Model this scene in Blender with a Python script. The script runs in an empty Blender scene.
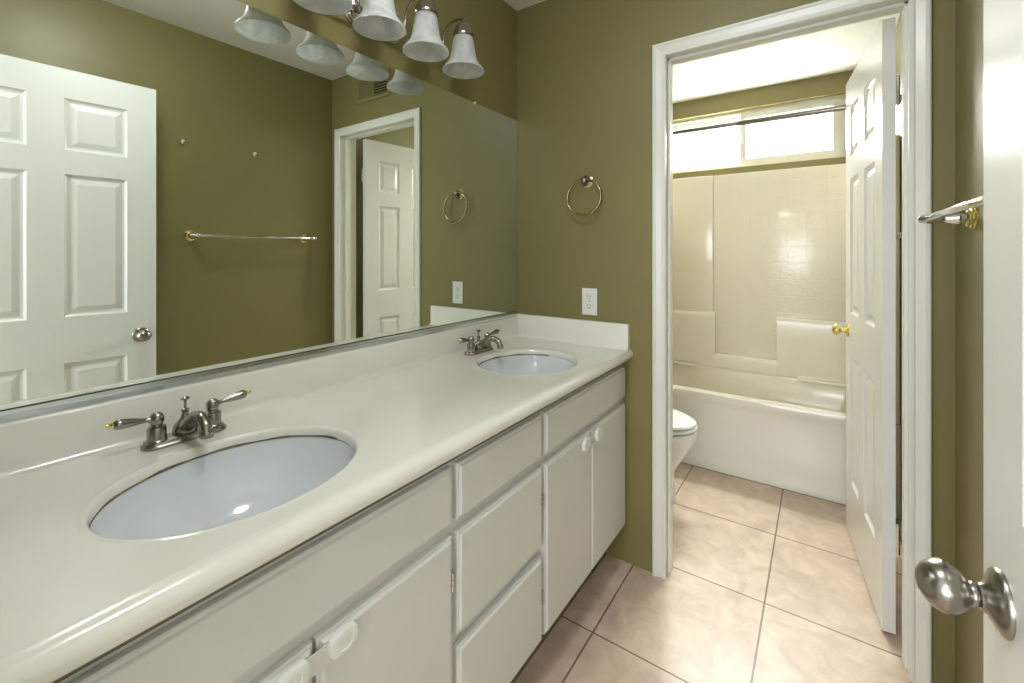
import bpy, bmesh, math, random
from mathutils import Vector, Matrix
random.seed(4)
PI = math.pi
scene = bpy.context.scene
C = scene.collection

# ------------------------------------------------------------------ camera
cam_d = bpy.data.cameras.new('camera')
cam = bpy.data.objects.new('camera', cam_d)
C.objects.link(cam)
cam.location = (1.198, 0.0, 1.27)
cam.rotation_euler = (PI/2, 0, math.radians(34.9))
cam_d.sensor_width = 36.0
cam_d.lens = 444/1024*36
cam_d.shift_y = -89.5/1024
cam_d.clip_start = 0.01
scene.camera = cam

# ------------------------------------------------------------------ world, lights, exposure
w = bpy.data.worlds.new('sky'); scene.world = w
w.use_nodes = True
wb = w.node_tree.nodes['Background']
wb.inputs[0].default_value = (0.86, 0.93, 1.0, 1)
wb.inputs[1].default_value = 3.0

def area(name, loc, rot, sx, sy, power, col):
    l = bpy.data.lights.new(name, 'AREA'); l.shape = 'RECTANGLE'
    l.size = sx; l.size_y = sy; l.energy = power; l.color = col
    o = bpy.data.objects.new(name, l); C.objects.link(o)
    o.location = loc; o.rotation_euler = rot
    return o
# daylight at the bathroom window (just outside the panes)
area('daylight_bath_high_sky', (0.73, 4.40, 3.45), (-PI/2 + math.radians(58), 0, 0), 2.6, 0.9, 330, (1.0, 0.97, 0.94))
area('daylight_bath_middle_sky', (0.73, 4.10, 2.70), (-PI/2 + math.radians(42), 0, 0), 2.4, 1.1, 290, (1.0, 0.98, 0.93))
area('daylight_bath_low_sky', (0.73, 3.72, 2.09), (-PI/2 + math.radians(8), 0, 0), 1.22, 0.46, 22, (1.0, 0.99, 0.95))
# daylight at the bedroom window behind the camera
area('daylight_bedroom_window', (0.95, -2.97, 1.45), (PI/2, 0, 0), 2.2, 1.5, 45, (0.90, 0.96, 1.0))
# unseen lamp added under the bedroom ceiling, fills through the doorway
area('bedroom_added_light', (1.0, -1.5, 2.38), (0, 0, 0), 0.4, 0.4, 8, (1.0, 0.97, 0.92))

vs = scene.view_settings
scene.display_settings.display_device = 'sRGB'
vs.view_transform = 'Standard'; vs.look = 'None'; vs.gamma = 1.0
vs.use_curve_mapping = False
vs.exposure = 0.55

# ------------------------------------------------------------------ materials
def mat(name, col, rough=0.5, metal=0.0, bump=None, spec=0.5, coat=0.0, var=None, trans=0.0):
    m = bpy.data.materials.new(name); m.use_nodes = True
    nt = m.node_tree; b = nt.nodes['Principled BSDF']
    b.inputs['Base Color'].default_value = (*col, 1)
    b.inputs['Roughness'].default_value = rough
    b.inputs['Metallic'].default_value = metal
    b.inputs['Specular IOR Level'].default_value = spec
    b.inputs['Coat Weight'].default_value = coat
    b.inputs['Coat Roughness'].default_value = 0.08
    tc = nt.nodes.new('ShaderNodeTexCoord')
    if bump:
        sc, st, dist = bump
        n = nt.nodes.new('ShaderNodeTexNoise'); n.inputs['Scale'].default_value = sc
        n.inputs['Detail'].default_value = 3
        nt.links.new(tc.outputs['Object'], n.inputs['Vector'])
        bp = nt.nodes.new('ShaderNodeBump'); bp.inputs['Strength'].default_value = st
        bp.inputs['Distance'].default_value = dist
        nt.links.new(n.outputs['Fac'], bp.inputs['Height'])
        nt.links.new(bp.outputs['Normal'], b.inputs['Normal'])
    if var:
        sc, amt = var
        n = nt.nodes.new('ShaderNodeTexNoise'); n.inputs['Scale'].default_value = sc
        n.inputs['Detail'].default_value = 4
        nt.links.new(tc.outputs['Object'], n.inputs['Vector'])
        r = nt.nodes.new('ShaderNodeValToRGB')
        r.color_ramp.elements[0].position = 0.3; r.color_ramp.elements[1].position = 0.7
        r.color_ramp.elements[0].color = (*[c*(1-amt) for c in col], 1)
        r.color_ramp.elements[1].color = (*[min(1, c*(1+amt)) for c in col], 1)
        nt.links.new(n.outputs['Fac'], r.inputs[0])
        nt.links.new(r.outputs[0], b.inputs['Base Color'])
    return m

M = {}
M['olive'] = mat('olive_paint', (0.226, 0.194, 0.073), 0.42, bump=(85, 0.35, 0.002), var=(3, 0.03))
M['ceiling'] = mat('ceiling_paint', (0.84, 0.84, 0.81), 0.7, bump=(70, 0.25, 0.002))
M['trim'] = mat('trim_paint', (0.80, 0.79, 0.73), 0.28, var=(4, 0.01))
M['door'] = mat('door_paint', (0.77, 0.765, 0.725), 0.25, bump=(160, 0.10, 0.0007))
M['cabinet'] = mat('cabinet_paint', (0.72, 0.715, 0.68), 0.38, bump=(60, 0.05, 0.0008), var=(5, 0.02))
M['dark_wood'] = mat('dark_plywood', (0.17, 0.14, 0.09), 0.8, var=(12, 0.15))  # dark brown wood of the toe kick and build-up strip
M['counter'] = mat('cream_cultured_marble', (0.86, 0.845, 0.77), 0.16, var=(3.5, 0.02), coat=0.3)
M['porcelain'] = mat('white_porcelain', (0.80, 0.83, 0.86), 0.08, var=(2, 0.01), coat=0.4)
M['sealant'] = mat('stained_sealant', (0.20, 0.15, 0.08), 0.8, var=(40, 0.5))
M['nickel'] = mat('brushed_nickel', (0.35, 0.325, 0.29), 0.27, 1.0, bump=(300, 0.04, 0.0003))
M['chrome'] = mat('chrome', (0.70, 0.70, 0.70), 0.10, 1.0, var=(20, 0.02))
M['channel'] = mat('aluminium_channel', (0.62, 0.66, 0.66), 0.25, 1.0, var=(20, 0.05))
M['brass'] = mat('polished_brass', (0.82, 0.65, 0.27), 0.16, 1.0, var=(20, 0.03))
M['mirror'] = mat('silvered_glass', (0.79, 0.83, 0.77), 0.0, 1.0)
M['plastic'] = mat('white_plastic', (0.82, 0.82, 0.78), 0.35, var=(10, 0.01))
M['black'] = mat('dark_slot', (0.006, 0.006, 0.006), 0.9, var=(10, 0.1))
M['bone'] = mat('warm_lit_bone_fibreglass', (0.86, 0.81, 0.69), 0.16, var=(2, 0.01), coat=0.4)  # fibreglass inside the alcove, warm light put into its colour
M['tub'] = mat('glossy_apron_fibreglass', (0.80, 0.77, 0.69), 0.13, var=(2, 0.01), coat=0.4)  # same fibreglass on the apron, without the warm light in its colour
M['vinyl'] = mat('white_vinyl_frame', (0.78, 0.78, 0.74), 0.35, var=(10, 0.01))
M['bulb'] = mat('frosted_bulb', (0.85, 0.85, 0.82), 0.3, var=(10, 0.01))
M['bedroom'] = mat('bedroom_paint', (0.70, 0.70, 0.66), 0.7, var=(3, 0.02))
M['carpet'] = mat('beige_carpet', (0.50, 0.44, 0.36), 0.95, bump=(400, 0.6, 0.004), var=(60, 0.1))

# cast glass of the lamp shades: white alabaster swirls, light passes through
def shade_mat():
    m = bpy.data.materials.new('alabaster_glass'); m.use_nodes = True
    nt = m.node_tree; b = nt.nodes['Principled BSDF']; out = nt.nodes['Material Output']
    tc = nt.nodes.new('ShaderNodeTexCoord')
    n = nt.nodes.new('ShaderNodeTexNoise'); n.inputs['Scale'].default_value = 16
    n.inputs['Detail'].default_value = 5; n.inputs['Distortion'].default_value = 1.6
    nt.links.new(tc.outputs['Object'], n.inputs['Vector'])
    r = nt.nodes.new('ShaderNodeValToRGB')
    r.color_ramp.elements[0].position = 0.38; r.color_ramp.elements[1].position = 0.66
    r.color_ramp.elements[0].color = (0.74, 0.76, 0.76, 1)
    r.color_ramp.elements[1].color = (0.95, 0.95, 0.94, 1)
    nt.links.new(n.outputs['Fac'], r.inputs[0])
    nt.links.new(r.outputs[0], b.inputs['Base Color'])
    b.inputs['Roughness'].default_value = 0.3
    t = nt.nodes.new('ShaderNodeBsdfTranslucent'); nt.links.new(r.outputs[0], t.inputs[0])
    mx = nt.nodes.new('ShaderNodeMixShader'); mx.inputs[0].default_value = 0.5
    nt.links.new(b.outputs[0], mx.inputs[1]); nt.links.new(t.outputs[0], mx.inputs[2])
    nt.links.new(mx.outputs[0], out.inputs[0])
    return m
M['shade'] = shade_mat()

def pane_mat():
    m = bpy.data.materials.new('window_glass'); m.use_nodes = True
    nt = m.node_tree; out = nt.nodes['Material Output']
    nt.nodes.remove(nt.nodes['Principled BSDF'])
    tr = nt.nodes.new('ShaderNodeBsdfTransparent'); tr.inputs[0].default_value = (0.95, 0.97, 0.95, 1)
    g = nt.nodes.new('ShaderNodeBsdfGlossy'); g.inputs['Roughness'].default_value = 0.05
    f = nt.nodes.new('ShaderNodeFresnel'); f.inputs[0].default_value = 1.45
    mx = nt.nodes.new('ShaderNodeMixShader')
    ge = nt.nodes.new('ShaderNodeNewGeometry'); inv = nt.nodes.new('ShaderNodeMath'); inv.operation = 'SUBTRACT'; inv.inputs[0].default_value = 1.0
    mu = nt.nodes.new('ShaderNodeMath'); mu.operation = 'MULTIPLY'
    nt.links.new(ge.outputs['Backfacing'], inv.inputs[1]); nt.links.new(f.outputs[0], mu.inputs[0]); nt.links.new(inv.outputs[0], mu.inputs[1])
    nt.links.new(mu.outputs[0], mx.inputs[0]); nt.links.new(tr.outputs[0], mx.inputs[1]); nt.links.new(g.outputs[0], mx.inputs[2])
    nt.links.new(mx.outputs[0], out.inputs[0])
    return m
M['pane'] = pane_mat()

def tile_mat():
    m = bpy.data.materials.new('beige_floor_tile'); m.use_nodes = True
    nt = m.node_tree; b = nt.nodes['Principled BSDF']
    tc = nt.nodes.new('ShaderNodeTexCoord')
    mp = nt.nodes.new('ShaderNodeMapping'); mp.inputs['Location'].default_value = (-1.028 + 0.457*4, -1.370 + 0.470*12, 0)
    nt.links.new(tc.outputs['Object'], mp.inputs[0])
    br = nt.nodes.new('ShaderNodeTexBrick')
    br.offset = 0.0; br.squash = 1.0
    br.inputs['Scale'].default_value = 1.0
    br.inputs['Brick Width'].default_value = 0.457
    br.inputs['Row Height'].default_value = 0.470
    br.inputs['Mortar Size'].default_value = 0.0032
    br.inputs['Mortar Smooth'].default_value = 0.15
    br.inputs['Color1'].default_value = (0.73, 0.59, 0.475, 1)
    br.inputs['Color2'].default_value = (0.67, 0.535, 0.425, 1)
    br.inputs['Mortar'].default_value = (0.22, 0.165, 0.115, 1)
    nt.links.new(mp.outputs[0], br.inputs['Vector'])
    n = nt.nodes.new('ShaderNodeTexNoise'); n.inputs['Scale'].default_value = 9
    n.inputs['Detail'].default_value = 8; n.inputs['Roughness'].default_value = 0.62; n.inputs['Distortion'].default_value = 0.7
    nt.links.new(tc.outputs['Object'], n.inputs['Vector'])
    r = nt.nodes.new('ShaderNodeValToRGB')
    r.color_ramp.elements[0].position = 0.33; r.color_ramp.elements[1].position = 0.68
    r.color_ramp.elements[0].color = (0.66, 0.60, 0.56, 1); r.color_ramp.elements[1].color = (1.12, 1.12, 1.12, 1)
    nt.links.new(n.outputs['Fac'], r.inputs[0])
    mix = nt.nodes.new('ShaderNodeMixRGB'); mix.blend_type = 'MULTIPLY'; mix.inputs[0].default_value = 0.65
    nt.links.new(br.outputs['Color'], mix.inputs[1]); nt.links.new(r.outputs[0], mix.inputs[2])
    nt.links.new(mix.outputs[0], b.inputs['Base Color'])
    b.inputs['Roughness'].default_value = 0.34
    bp = nt.nodes.new('ShaderNodeBump'); bp.invert = True
    bp.inputs['Strength'].default_value = 0.6; bp.inputs['Distance'].default_value = 0.003
    nt.links.new(br.outputs['Fac'], bp.inputs['Height'])
    bp2 = nt.nodes.new('ShaderNodeBump'); bp2.inputs['Strength'].default_value = 0.12; bp2.inputs['Distance'].default_value = 0.002
    nt.links.new(n.outputs['Fac'], bp2.inputs['Height']); nt.links.new(bp.outputs[0], bp2.inputs['Normal'])
    nt.links.new(bp2.outputs[0], b.inputs['Normal'])
    return m
M['tile'] = tile_mat()

def surround_mat():          # embossed square pattern moulded into the panel
    m = mat('embossed_warm_lit_bone', (0.86, 0.81, 0.69), 0.13, coat=0.4)  # carries the same warm light in its colour as the plain panels
    nt = m.node_tree; b = nt.nodes['Principled BSDF']
    tc = nt.nodes.new('ShaderNodeTexCoord')
    sw = nt.nodes.new('ShaderNodeSeparateXYZ'); cb = nt.nodes.new('ShaderNodeCombineXYZ')
    nt.links.new(tc.outputs['Object'], sw.inputs[0])
    nt.links.new(sw.outputs['X'], cb.inputs['X']); nt.links.new(sw.outputs['Z'], cb.inputs['Y'])
    mp = nt.nodes.new('ShaderNodeMapping'); mp.inputs['Location'].default_value = (-0.56 + 1.12, 0.035, 0)
    nt.links.new(cb.outputs[0], mp.inputs[0])
    br = nt.nodes.new('ShaderNodeTexBrick'); br.offset = 0
    br.inputs['Scale'].default_value = 1.0
    br.inputs['Brick Width'].default_value = 0.112; br.inputs['Row Height'].default_value = 0.112
    br.inputs['Mortar Size'].default_value = 0.0035; br.inputs['Mortar Smooth'].default_value = 1.0
    nt.links.new(mp.outputs[0], br.inputs['Vector'])
    n = nt.nodes.new('ShaderNodeTexNoise'); n.inputs['Scale'].default_value = 55; n.inputs['Detail'].default_value = 1
    nt.links.new(tc.outputs['Object'], n.inputs['Vector'])
    bp = nt.nodes.new('ShaderNodeBump'); bp.invert = True; bp.inputs['Strength'].default_value = 0.55; bp.inputs['Distance'].default_value = 0.0025
    nt.links.new(br.outputs['Fac'], bp.inputs['Height'])
    bp2 = nt.nodes.new('ShaderNodeBump'); bp2.inputs['Strength'].default_value = 0.7; bp2.inputs['Distance'].default_value = 0.004
    nt.links.new(n.outputs['Fac'], bp2.inputs['Height']); nt.links.new(bp.outputs[0], bp2.inputs['Normal'])
    nt.links.new(bp2.outputs[0], b.inputs['Normal'])
    return m
M['embossed'] = surround_mat()

# ------------------------------------------------------------------ helpers
def box(bm, x0, x1, y0, y1, z0, z1, bev=0.0, seg=2):
    r = bmesh.ops.create_cube(bm, size=1.0)
    vsx = r['verts']
    for v in vsx:
        v.co = Vector(((x0+x1)/2 + v.co.x*(x1-x0), (y0+y1)/2 + v.co.y*(y1-y0), (z0+z1)/2 + v.co.z*(z1-z0)))
    if bev > 0:
        es = list({e for v in vsx for e in v.link_edges})
        bmesh.ops.bevel(bm, geom=es, offset=bev, segments=seg, affect='EDGES', profile=0.5)

def lathe(bm, prof, mtx=None, seg=32, sx=1.0, sy=1.0, caps=True):
    """prof: [(r, z)...] revolved about z, then moved by mtx"""
    mtx = mtx or Matrix.Identity(4)
    rings = []
    for r, z in prof:
        if r < 1e-5:
            rings.append([bm.verts.new(mtx @ Vector((0, 0, z)))])
        else:
            rings.append([bm.verts.new(mtx @ Vector((r*sx*math.cos(2*PI*k/seg), r*sy*math.sin(2*PI*k/seg), z))) for k in range(seg)])
    for a, b in zip(rings, rings[1:]):
        for k in range(seg):
            k2 = (k+1) % seg
            if len(a) == 1 and len(b) == 1: continue
            if len(a) == 1: bm.faces.new((a[0], b[k2], b[k]))
            elif len(b) == 1: bm.faces.new((a[k], a[k2], b[0]))
            else: bm.faces.new((a[k], a[k2], b[k2], b[k]))
    if caps:
        if len(rings[0]) > 1: bm.faces.new(list(reversed(rings[0])))
        if len(rings[-1]) > 1: bm.faces.new(rings[-1])

def T(x, y, z): return Matrix.Translation((x, y, z))
def RX(a): return Matrix.Rotation(a, 4, 'X')
def RY(a): return Matrix.Rotation(a, 4, 'Y')
def RZ(a): return Matrix.Rotation(a, 4, 'Z')

def tube(bm, pts, rad, seg=14, closed=False, flat=1.0):
    pts = [Vector(p) for p in pts]; n = len(pts)
    rads = rad if isinstance(rad, (list, tuple)) else [rad]*n
    rings = []; up = None
    for i, p in enumerate(pts):
        if closed: d = (pts[(i+1) % n] - pts[i-1]).normalized()
        else: d = (pts[min(i+1, n-1)] - pts[max(i-1, 0)]).normalized()
        if up is None:
            up = Vector((0, 0, 1)) if abs(d.z) < 0.9 else Vector((1, 0, 0))
        a = (up - d*up.dot(d)).normalized(); b = d.cross(a); up = a
        rings.append([bm.verts.new(p + a*rads[i]*flat*math.cos(2*PI*k/seg) + b*rads[i]*math.sin(2*PI*k/seg)) for k in range(seg)])
    m = n if closed else n-1
    for i in range(m):
        A = rings[i]; B = rings[(i+1) % n]
        for k in range(seg):
            bm.faces.new((A[k], A[(k+1) % seg], B[(k+1) % seg], B[k]))
    if not closed:
        bm.faces.new(list(reversed(rings[0]))); bm.faces.new(rings[-1])

def smooth_path(pts, n=8):
    P = [Vector(p) for p in pts]; out = []
    P = [P[0]*2-P[1]] + P + [P[-1]*2-P[-2]]
    for i in range(1, len(P)-2):
        for k in range(n):
            t = k/n
            out.append(0.5*((2*P[i]) + (P[i+1]-P[i-1])*t + (2*P[i-1]-5*P[i]+4*P[i+1]-P[i+2])*t*t + (3*P[i]-P[i-1]-3*P[i+1]+P[i+2])*t**3))
    out.append(P[-2]); return out

def prism(bm, poly, axis, a0, a1):
    """extrude 2D polygon along axis ('x': poly=(y,z); 'y': poly=(x,z); 'z': poly=(x,y))"""
    def mk(p, a):
        return {'x': (a, p[0], p[1]), 'y': (p[0], a, p[1]), 'z': (p[0], p[1], a)}[axis]
    A = [bm.verts.new(mk(p, a0)) for p in poly]; B = [bm.verts.new(mk(p, a1)) for p in poly]
    n = len(poly)
    for k in range(n): bm.faces.new((A[k], A[(k+1) % n], B[(k+1) % n], B[k]))
    bm.faces.new(list(reversed(A))); bm.faces.new(B)

def obj(name, bm, m, parent=None, smooth=False, angle=40):
    bmesh.ops.remove_doubles(bm, verts=bm.verts, dist=1e-6)
    bmesh.ops.recalc_face_normals(bm, faces=bm.faces)
    me = bpy.data.meshes.new(name); bm.to_mesh(me); bm.free()
    me.materials.append(M[m] if isinstance(m, str) else m)
    if smooth:
        for p in me.polygons: p.use_smooth = True
        me.set_sharp_from_angle(angle=math.radians(angle))
    o = bpy.data.objects.new(name, me); C.objects.link(o)
    if parent: o.parent = parent
    return o

def empty(name, loc=(0, 0, 0), rz=0.0):
    o = bpy.data.objects.new(name, None); C.objects.link(o)
    o.empty_display_size = 0.05
    o.location = loc; o.rotation_euler = (0, 0, rz); return o

def tag(o, label=None, cat=None, group=None, kind=None):
    if label: o['label'] = label
    if cat: o['category'] = cat
    if group: o['group'] = group
    if kind: o['kind'] = kind
    return o

def copy_tree(o, parent=None):
    c = o.copy(); C.objects.link(c)
    if parent: c.parent = parent
    for ch in list(o.children): copy_tree(ch, c)
    return c

def struct(name, bm, m, label, parent=None, smooth=False):
    return tag(obj(name, bm, m, parent, smooth), label, kind='structure')

# ------------------------------------------------------------------ dimensions
XR = 1.51; YF = 1.76; YB = 1.87; YE = 3.55; YT = 2.79; ZC = 2.425
YN = 0.03; YN2 = -0.085
OX0, OX1, OZ = 0.697, 1.414, 2.035
NX0, NX1, NZ = 0.68, 1.405, 2.05

# ------------------------------------------------------------------ room shell
bm = bmesh.new(); box(bm, -0.1, XR+0.1, YN2, YE+0.13, -0.06, 0.0)
struct('floor', bm, 'tile', 'large square beige ceramic floor tiles with brown grout')
bm = bmesh.new(); box(bm, -0.1, XR+0.1, YN2, YE+0.13, ZC, ZC+0.08)
struct('ceiling', bm, 'ceiling', 'white textured ceiling')
bm = bmesh.new(); box(bm, -0.1, 0, YN2, YE+0.13, 0, ZC)
struct('wall_left', bm, 'olive', 'olive wall behind the mirror')
bm = bmesh.new(); box(bm, XR, XR+0.1, YN2, YE+0.13, 0, ZC)
struct('wall_right', bm, 'olive', 'olive wall with towel bar behind the open door')
bm = bmesh.new()
box(bm, 0, OX0-0.018, YF, YB, 0, ZC); box(bm, OX1+0.018, XR, YF, YB, 0, ZC); box(bm, OX0-0.018, OX1+0.018, YF, YB, OZ+0.018, ZC)
struct('wall_middle', bm, 'olive', 'olive wall between vanity area and bathtub room')
bm = bmesh.new()
box(bm, 0, NX0-0.018, YN2, YN, 0, ZC); box(bm, NX1+0.018, XR, YN2, YN, 0, ZC); box(bm, NX0-0.018, NX1+0.018, YN2, YN, NZ+0.018, ZC)
struct('wall_entry', bm, 'olive', 'olive wall around the entry doorway')
# back wall with the window opening
WX0, WX1, WZ0, WZ1 = 0.16, 1.322, 1.880, 2.296
bm = bmesh.new()
box(bm, 0, XR, YE, YE+0.13, 0, WZ0); box(bm, 0, XR, YE, YE+0.13, WZ1, ZC)
box(bm, 0, WX0, YE, YE+0.13, WZ0, WZ1); box(bm, WX1, XR, YE, YE+0.13, WZ0, WZ1)
struct('wall_back', bm, 'olive', 'olive wall above the tub surround around the window')

# jambs and casings ("trim")
def jamb(name, x0, x1, z1, y0, y1, label, stop_y=None):
    bm = bmesh.new(); t = 0.018
    box(bm, x0-t, x0, y0, y1, 0, z1+t); box(bm, x1, x1+t, y0, y1, 0, z1+t); box(bm, x0, x1, y0, y1, z1, z1+t)
    if stop_y:
        a, b = stop_y
        box(bm, x0, x0+0.011, a, b, 0, z1, 0.002); box(bm, x1-0.011, x1, a, b, 0, z1, 0.002); box(bm, x0, x1, a, b, z1-0.011, z1, 0.002)
    return struct(name, bm, 'trim', label)

def casing(name, x0, x1, z1, yf, sgn, label, wd=0.055, xmax=None):
    """moulded casing: colonial profile swept around the opening with mitred corners; sgn = direction out of the wall"""
    prof = [(0.0, 0.0), (0.0, 0.010), (0.003, 0.0125), (0.011, 0.0125), (0.014, 0.0095), (0.017, 0.0095), (0.036, 0.0150), (0.039, 0.0185), (wd-0.003, 0.0185), (wd, 0.0155), (wd, 0.0)]
    bm = bmesh.new(); rows = []
    for d, h in prof:
        y = yf + sgn*h
        rows.append([bm.verts.new(p) for p in ((x0-d, y, 0.002), (x0-d, y, z1+d), (min(x1+d, xmax or 99), y, z1+d), (min(x1+d, xmax or 99), y, 0.002))])
    for a, b in zip(rows, rows[1:]):
        for k in range(3): bm.faces.new((a[k], a[k+1], b[k+1], b[k]))
    bm.faces.new([r[0] for r in rows]); bm.faces.new([r[3] for r in rows])
    return struct(name, bm, 'trim', label)
jamb('trim_1', OX0, OX1, OZ, YF-0.001, YB+0.001, 'white jamb of the tub room doorway', (YF+0.035, YF+0.072))
casing('trim_2', OX0+0.005, OX1-0.005, OZ-0.003, YF-0.001, -1, 'white moulded casing around the tub room doorway', 0.049)
casing('trim_3', OX0-0.004, OX1+0.004, OZ+0.004, YB+0.001, 1, 'white casing on the tub side of the doorway')
jamb('trim_4', NX0, NX1, NZ, YN2-0.001, YN+0.001, 'white jamb of the entry doorway')
casing('trim_5', NX0-0.004, NX1+0.004, NZ+0.004, YN+0.001, 1, 'white casing around the entry doorway')
casing('trim_6', NX0-0.004, NX1+0.004, NZ+0.004, YN2-0.001, -1, 'white casing of the entry doorway, bedroom side')

# bedroom behind the camera, so daylight arrives through the entry doorway
bm = bmesh.new(); box(bm, -1.2, 3.0, -3.0, YN2, -0.06, -0.003)
struct('floor_bedroom', bm, 'carpet', 'beige carpet beyond the entry doorway')
bm = bmesh.new(); box(bm, -1.2, 3.0, -3.0, YN2, 2.44, 2.5)
struct('ceiling_bedroom', bm, 'ceiling', 'white ceiling beyond the entry doorway')
bm = bmesh.new(); box(bm, -1.3, -1.2, -3.0, YN2, 0, 2.44)
struct('wall_bedroom_left', bm, 'bedroom', 'off-white bedroom wall')
bm = bmesh.new(); box(bm, 3.0, 3.1, -3.0, YN2, 0, 2.44)
struct('wall_bedroom_right', bm, 'bedroom', 'off-white bedroom wall')
bm = bmesh.new(); box(bm, -1.2, 3.0, -3.1, -3.0, 0, 0.7); box(bm, -1.2, 3.0, -3.1, -3.0, 2.2, 2.44)
box(bm, -1.2, -0.15, -3.1, -3.0, 0.7, 2.2); box(bm, 2.05, 3.0, -3.1, -3.0, 0.7, 2.2)
struct('wall_bedroom_back', bm, 'bedroom', 'off-white bedroom wall with window opening')
bm = bmesh.new(); box(bm, -1.2, -0.1, YN2-0.004, YN2+0.1, 0, 2.44); box(bm, XR+0.1, 3.0, YN2-0.004, YN2+0.1, 0, 2.44)
struct('wall_bedroom_front', bm, 'bedroom', 'off-white bedroom wall beside the entry doorway')

# ------------------------------------------------------------------ window
win = empty('window_1', (0, 0, 0))
tag(win, 'wide white sliding window high above the bathtub', kind='structure')
bm = bmesh.new(); y0, y1 = YE+0.045, YE+0.115; f = 0.024
box(bm, WX0, WX1, y0, y1, WZ0, WZ0+f, 0.002); box(bm, WX0, WX1, y0, y1, WZ1-f, WZ1, 0.002)
box(bm, WX0, WX0+f, y0, y1, WZ0+f, WZ1-f, 0.002); box(bm, WX1-f, WX1, y0, y1, WZ0+f, WZ1-f, 0.002)
box(bm, WX0+f, WX1-f, y0+0.030, y0+0.036, WZ0+f, WZ0+f+0.008); 
obj('window_frame', bm, 'vinyl', win)
def sash(x0, x1, y0, y1, fw):
    bm = bmesh.new(); a, b = WZ0+0.024, WZ1-0.024
    box(bm, x0, x1, y0, y1, a, a+fw, 0.002); box(bm, x0, x1, y0, y1, b-fw, b, 0.002)
    box(bm, x0, x0+fw, y0, y1, a+fw, b-fw, 0.002); box(bm, x1-fw, x1, y0, y1, a+fw, b-fw, 0.002)
    s = obj('window_sash', bm, 'vinyl', win)
    bm = bmesh.new(); ym = (y0+y1)/2
    box(bm, x0+fw-0.003, x1-fw+0.003, ym-0.002, ym+0.002, a+fw-0.003, b-fw+0.003)
    obj('window_pane', bm, 'pane', s)
    return s
s = sash(0.712, WX1-0.024, YE+0.047, YE+0.072, 0.040)
sash(WX0+0.024, 0.750, YE+0.082, YE+0.107, 0.030)
bm = bmesh.new(); box(bm, 0.718, 0.732, YE+0.036, YE+0.047, 2.06, 2.11, 0.003)
obj('sash_latch', bm, 'vinyl', s)

# ------------------------------------------------------------------ six-panel doors
def door_mesh(W, H, t, stile, mull, rows):
    bm = bmesh.new()
    pw = (W - 2*stile - mull)/2
    xs = [0, stile, stile+pw, stile+pw+mull, W-stile, W]
    zs = [0] + [z for r in sorted(rows) for z in r] + [H]
    for side in (0, 1):
        y = 0.0 if side == 0 else -t
        sg = -1 if side == 0 else 1          # into the slab
        for i in range(5):
            for j in range(len(zs)-1):
                x0, x1, z0, z1 = xs[i], xs[i+1], zs[j], zs[j+1]
                if i in (1, 3) and j % 2 == 1:
                    prev = None
                    for d, h in ((0, 0), (0.003, 0.0035), (0.009, 0.0085), (0.016, 0.010), (0.019, 0.010), (0.040, 0.0035), (0.043, 0.0035)):
                        yy = y + sg*h
                        ring = [bm.verts.new(p) for p in ((x0+d, yy, z0+d), (x1-d, yy, z0+d), (x1-d, yy, z1-d), (x0+d, yy, z1-d))]
                        if prev:
                            for k in range(4): bm.faces.new((prev[k], prev[(k+1) % 4], ring[(k+1) % 4], ring[k]))
                        prev = ring
                    bm.faces.new(prev)
                else:
                    bm.faces.new([bm.verts.new(p) for p in ((x0, y, z0), (x1, y, z0), (x1, y, z1), (x0, y, z1))])
    for i in range(5):
        for z in (0, H): bm.faces.new([bm.verts.new(p) for p in ((xs[i], 0, z), (xs[i+1], 0, z), (xs[i+1], -t, z), (xs[i], -t, z))])
    for j in range(len(zs)-1):
        for x in (0, W): bm.faces.new([bm.verts.new(p) for p in ((x, 0, zs[j]), (x, 0, zs[j+1]), (x, -t, zs[j+1]), (x, -t, zs[j]))])
    return bm
ROWS = [(0.245, 0.80), (0.99, 1.583), (1.682, 1.897)]

def place_door(name, hx, hy, lx, ly, W, label, H=2.017):
    o = obj(name, door_mesh(W, H, 0.035, 0.104, 0.105, ROWS), 'door')
    o.location = (hx, hy, 0.010); o.rotation_euler = (0, 0, math.atan2(ly-hy, lx-hx))
    return tag(o, label, kind='structure')

def knob_part(parent, x, z, side, style, m, label=None):
    """side=+1 sticks out of local y=0 face, -1 out of the y=-t face"""
    y = 0.0 if side > 0 else -0.035
    base = T(x, y, z) @ RX(-PI/2*side)
    bm = bmesh.new()
    if style == 'egg':
        lathe(bm, [(0.0335, 0.0), (0.0335, 0.003), (0.031, 0.006), (0.024, 0.0095), (0.0165, 0.013), (0.0135, 0.017), (0.0128, 0.0185)], base, 40)
    else:
        lathe(bm, [(0.029, 0), (0.029, 0.002), (0.026, 0.005), (0.015, 0.009), (0.011, 0.012)], base, 32)
    r = obj('knob_rosette', bm, m, parent, True)
    bm = bmesh.new()
    if style == 'egg':
        lathe(bm, [(0.0105, 0.016), (0.0105, 0.0195), (0.0125, 0.021), (0.0125, 0.0245), (0.0115, 0.026), (0.0135, 0.028), (0.0190, 0.032), (0.0235, 0.038), (0.0262, 0.044),
                   (0.0262, 0.050), (0.0235, 0.0575), (0.0180, 0.0645), (0.0100, 0.0695), (0.0, 0.0715)], base, 40, sx=1.08, sy=1.0)
    else:
        lathe(bm, [(0.010, 0.010), (0.0095, 0.024), (0.013, 0.030), (0.0205, 0.036), (0.0245, 0.043), (0.0245, 0.049), (0.021, 0.055), (0.013, 0.059), (0.0, 0.060)], base, 32)
    k = obj('door_knob', bm, m, parent, True, 60)
    if label: k['label'] = label

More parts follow.
